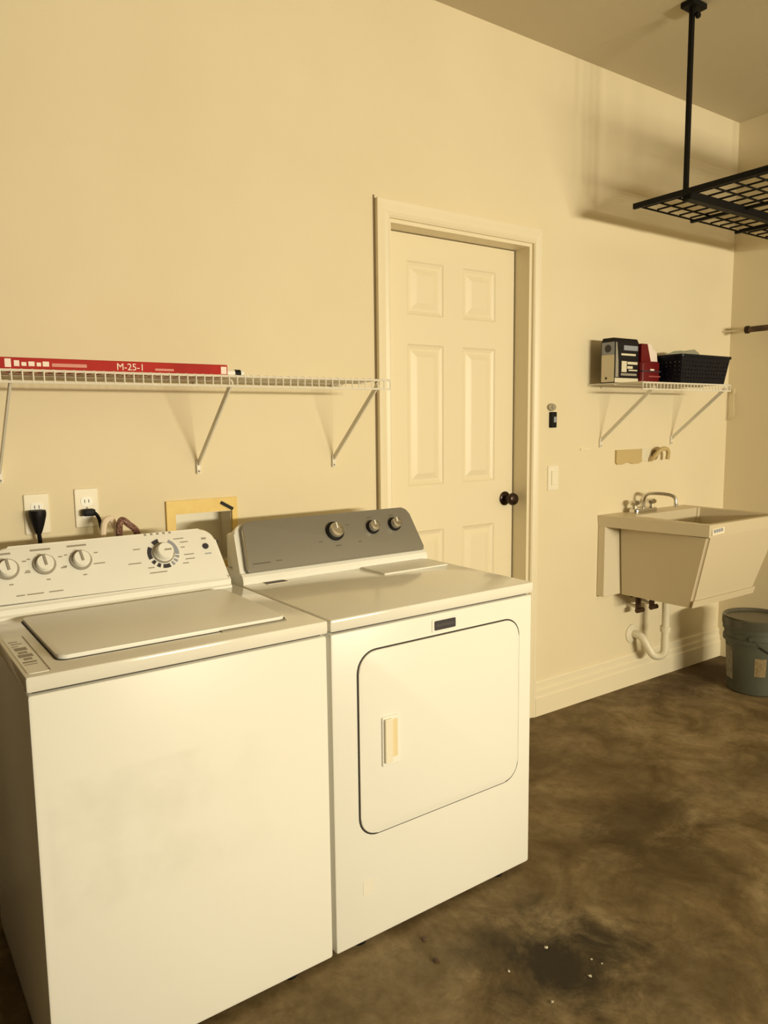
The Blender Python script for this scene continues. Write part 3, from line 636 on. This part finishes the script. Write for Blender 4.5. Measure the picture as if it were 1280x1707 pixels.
# ------------------------------------------------------------------ bucket in the corner
t = thing('bucket', 'grey-green plastic bucket with dark lid standing under the sink corner', 'bucket', (3.722, -.430, 0))
obj('bucket_body', lathe(bmesh.new(), [(.120, 0), (.128, .006), (.146, .30), (.146, .36)], 40), M_bucket, t, smooth=True)
obj('bucket_rim', lathe(bmesh.new(), [(.147, .262), (.156, .264), (.157, .285), (.151, .289), (.151, .318), (.159, .321), (.160, .36), (.148, .362)], 40, cap0=False, cap1=False), M_bucket, t, smooth=True)
obj('lid', lathe(bmesh.new(), [(.163, .345), (.164, .385), (.158, .392), (.146, .390), (.140, .379), (.060, .377), (.001, .377)], 40, cap0=False), M_lid, t, smooth=True)
def patch(a0, a1, z0, z1, R0, m_, n_=8):
    bm = bmesh.new(); rr = lambda z: .128+(.146-.128)*(z-.006)/.294+R0
    g = [[bm.verts.new((rr(z)*math.cos(math.radians(a0+(a1-a0)*i/n_)), rr(z)*math.sin(math.radians(a0+(a1-a0)*i/n_)), z)) for i in range(n_+1)] for z in (z0, z1)]
    for i in range(n_): bm.faces.new((g[0][i], g[0][i+1], g[1][i+1], g[1][i]))
    r_ = bmesh.ops.solidify(bm, geom=bm.faces[:], thickness=-.0012)
    return bm
obj('paper_label', patch(128, 160, .065, .235, .0008, M_paper), M_paper, t)
obj('tan_label', patch(208, 230, .105, .20, .0008, M_tan), M_tan, t)
obj('bail_handle', tb(smooth_path([(.155*math.cos(a), .155*math.sin(a), .30-.09*math.sin((a-3.5)/2.2*PI)) for a in [3.5+2.2*i/8 for i in range(9)]], 3), .0035, 6), M_dark, t)
obj('ear', lathe(bmesh.new(), [(.012, .150), (.012, .160)], 12, Matrix.Translation((0, 0, .30)) @ Matrix.Rotation(3.5, 4, 'Z') @ Matrix.Rotation(PI/2, 4, 'Y')), M_bucket, t)

# ------------------------------------------------------------------ overhead rack
RX0, RX1, RY1, RY0, RZ = 2.765, 3.985, -.325, -2.765, 2.290
t = thing('overhead_rack', 'black wire-grid storage rack hanging from the ceiling on posts', 'rack', (RX0, RY1, RZ))
lx, ly = RX1-RX0, RY0-RY1
obj('side_rail', bar(bmesh.new(), (0, 0, 0), (0, ly, 0), .014, .022), M_rack, t); obj('side_rail', bar(bmesh.new(), (lx, 0, 0), (lx, ly, 0), .014, .022), M_rack, t)
nx, ny = 15, 30
def shared(bm):
    bmesh.ops.recalc_face_normals(bm, faces=bm.faces[:]); me = bpy.data.meshes.new('grid_wire'); bm.to_mesh(me); bm.free(); return me
mx_, my_ = shared(tb([(0, 0, 0), (lx, 0, 0)], .004, 6)), shared(tb([(0, 0, 0), (0, ly, 0)], .004, 6))
for i in range(ny+1): link('grid_wire', mx_, M_rack, t).location = (0, ly*i/ny, .006)
for i in range(1, nx): link('grid_wire', my_, M_rack, t).location = (lx*i/nx, 0, .012)
for fx in (.34, .64): obj('stiffener', bar(bmesh.new(), (lx*fx, 0, -.004), (lx*fx, ly, -.004), .016, .012), M_rack, t)
for y in (-.24, -1.24, -2.24):
    obj('cross_beam', bar(bmesh.new(), (.01, y, -.014), (lx-.01, y, -.014), .035, .028), M_rack, t)
    for x in (.026, lx-.026):
        p_ = obj('hanging_post', bar(bmesh.new(), (x, y+.015, -.03), (x, y+.015, H-RZ-.003), .016, .016), M_rack, t)
        obj('ceiling_plate', bx(x-.035, x+.055, y-.015, y+.045, H-RZ-.022, H-RZ-.001, bev=.004), M_rack, p_)
        obj('bolt', lathe(bmesh.new(), [(.012, 0), (.012, .012)], 6, Matrix.Translation((x+.012, y+.003, H-RZ-.05)) @ Matrix.Rotation(PI/2, 4, 'X')), M_rack, p_)

# ------------------------------------------------------------------ crumbs on the floor
me = None
for i, (x, y, s) in enumerate(((1.400, -1.136, 1.0), (1.259, -1.140, .8), (1.411, -1.273, 1.0), (1.271, -1.276, .9), (1.464, -1.235, .6), (1.473, -1.261, .5))):
    if me is None:
        bm = bmesh.new(); bmesh.ops.create_icosphere(bm, subdivisions=1, radius=.0048)
        for v in bm.verts: v.co += Vector((random.uniform(-.0015, .0015), random.uniform(-.0015, .0015), 0)); v.co.z *= .6
        zmin = min(v.co.z for v in bm.verts)
        for v in bm.verts: v.co.z -= zmin
        me = bpy.data.meshes.new('crumb'); bm.to_mesh(me); bm.free(); me.materials.append(M_paper)
    o_ = bpy.data.objects.new('crumb', me); C.objects.link(o_); o_.location = (x, y, 0); o_.scale = (s, s, s); o_.rotation_euler = (0, 0, i*1.3)
    tag(o_, 'tiny pale crumb lying on the dark oil stain of the floor', 'crumb', 'crumbs on the oil stain')
for i, (x, y) in enumerate(((1.157, -.920), (1.132, -1.003))):
    bm = bmesh.new(); bmesh.ops.create_icosphere(bm, subdivisions=1, radius=.008)
    for v in bm.verts: v.co += Vector((random.uniform(-.002, .002), random.uniform(-.003, .003), 0)); v.co.z *= .5
    zmin = min(v.co.z for v in bm.verts)
    for v in bm.verts: v.co.z -= zmin
    o_ = obj('dried_leaf_bit', bm, M_brown); o_.location = (x, y, 0)
    tag(o_, 'small dark brown leaf bit on the floor in front of the dryer', 'leaf bit', 'leaf bits before the dryer')
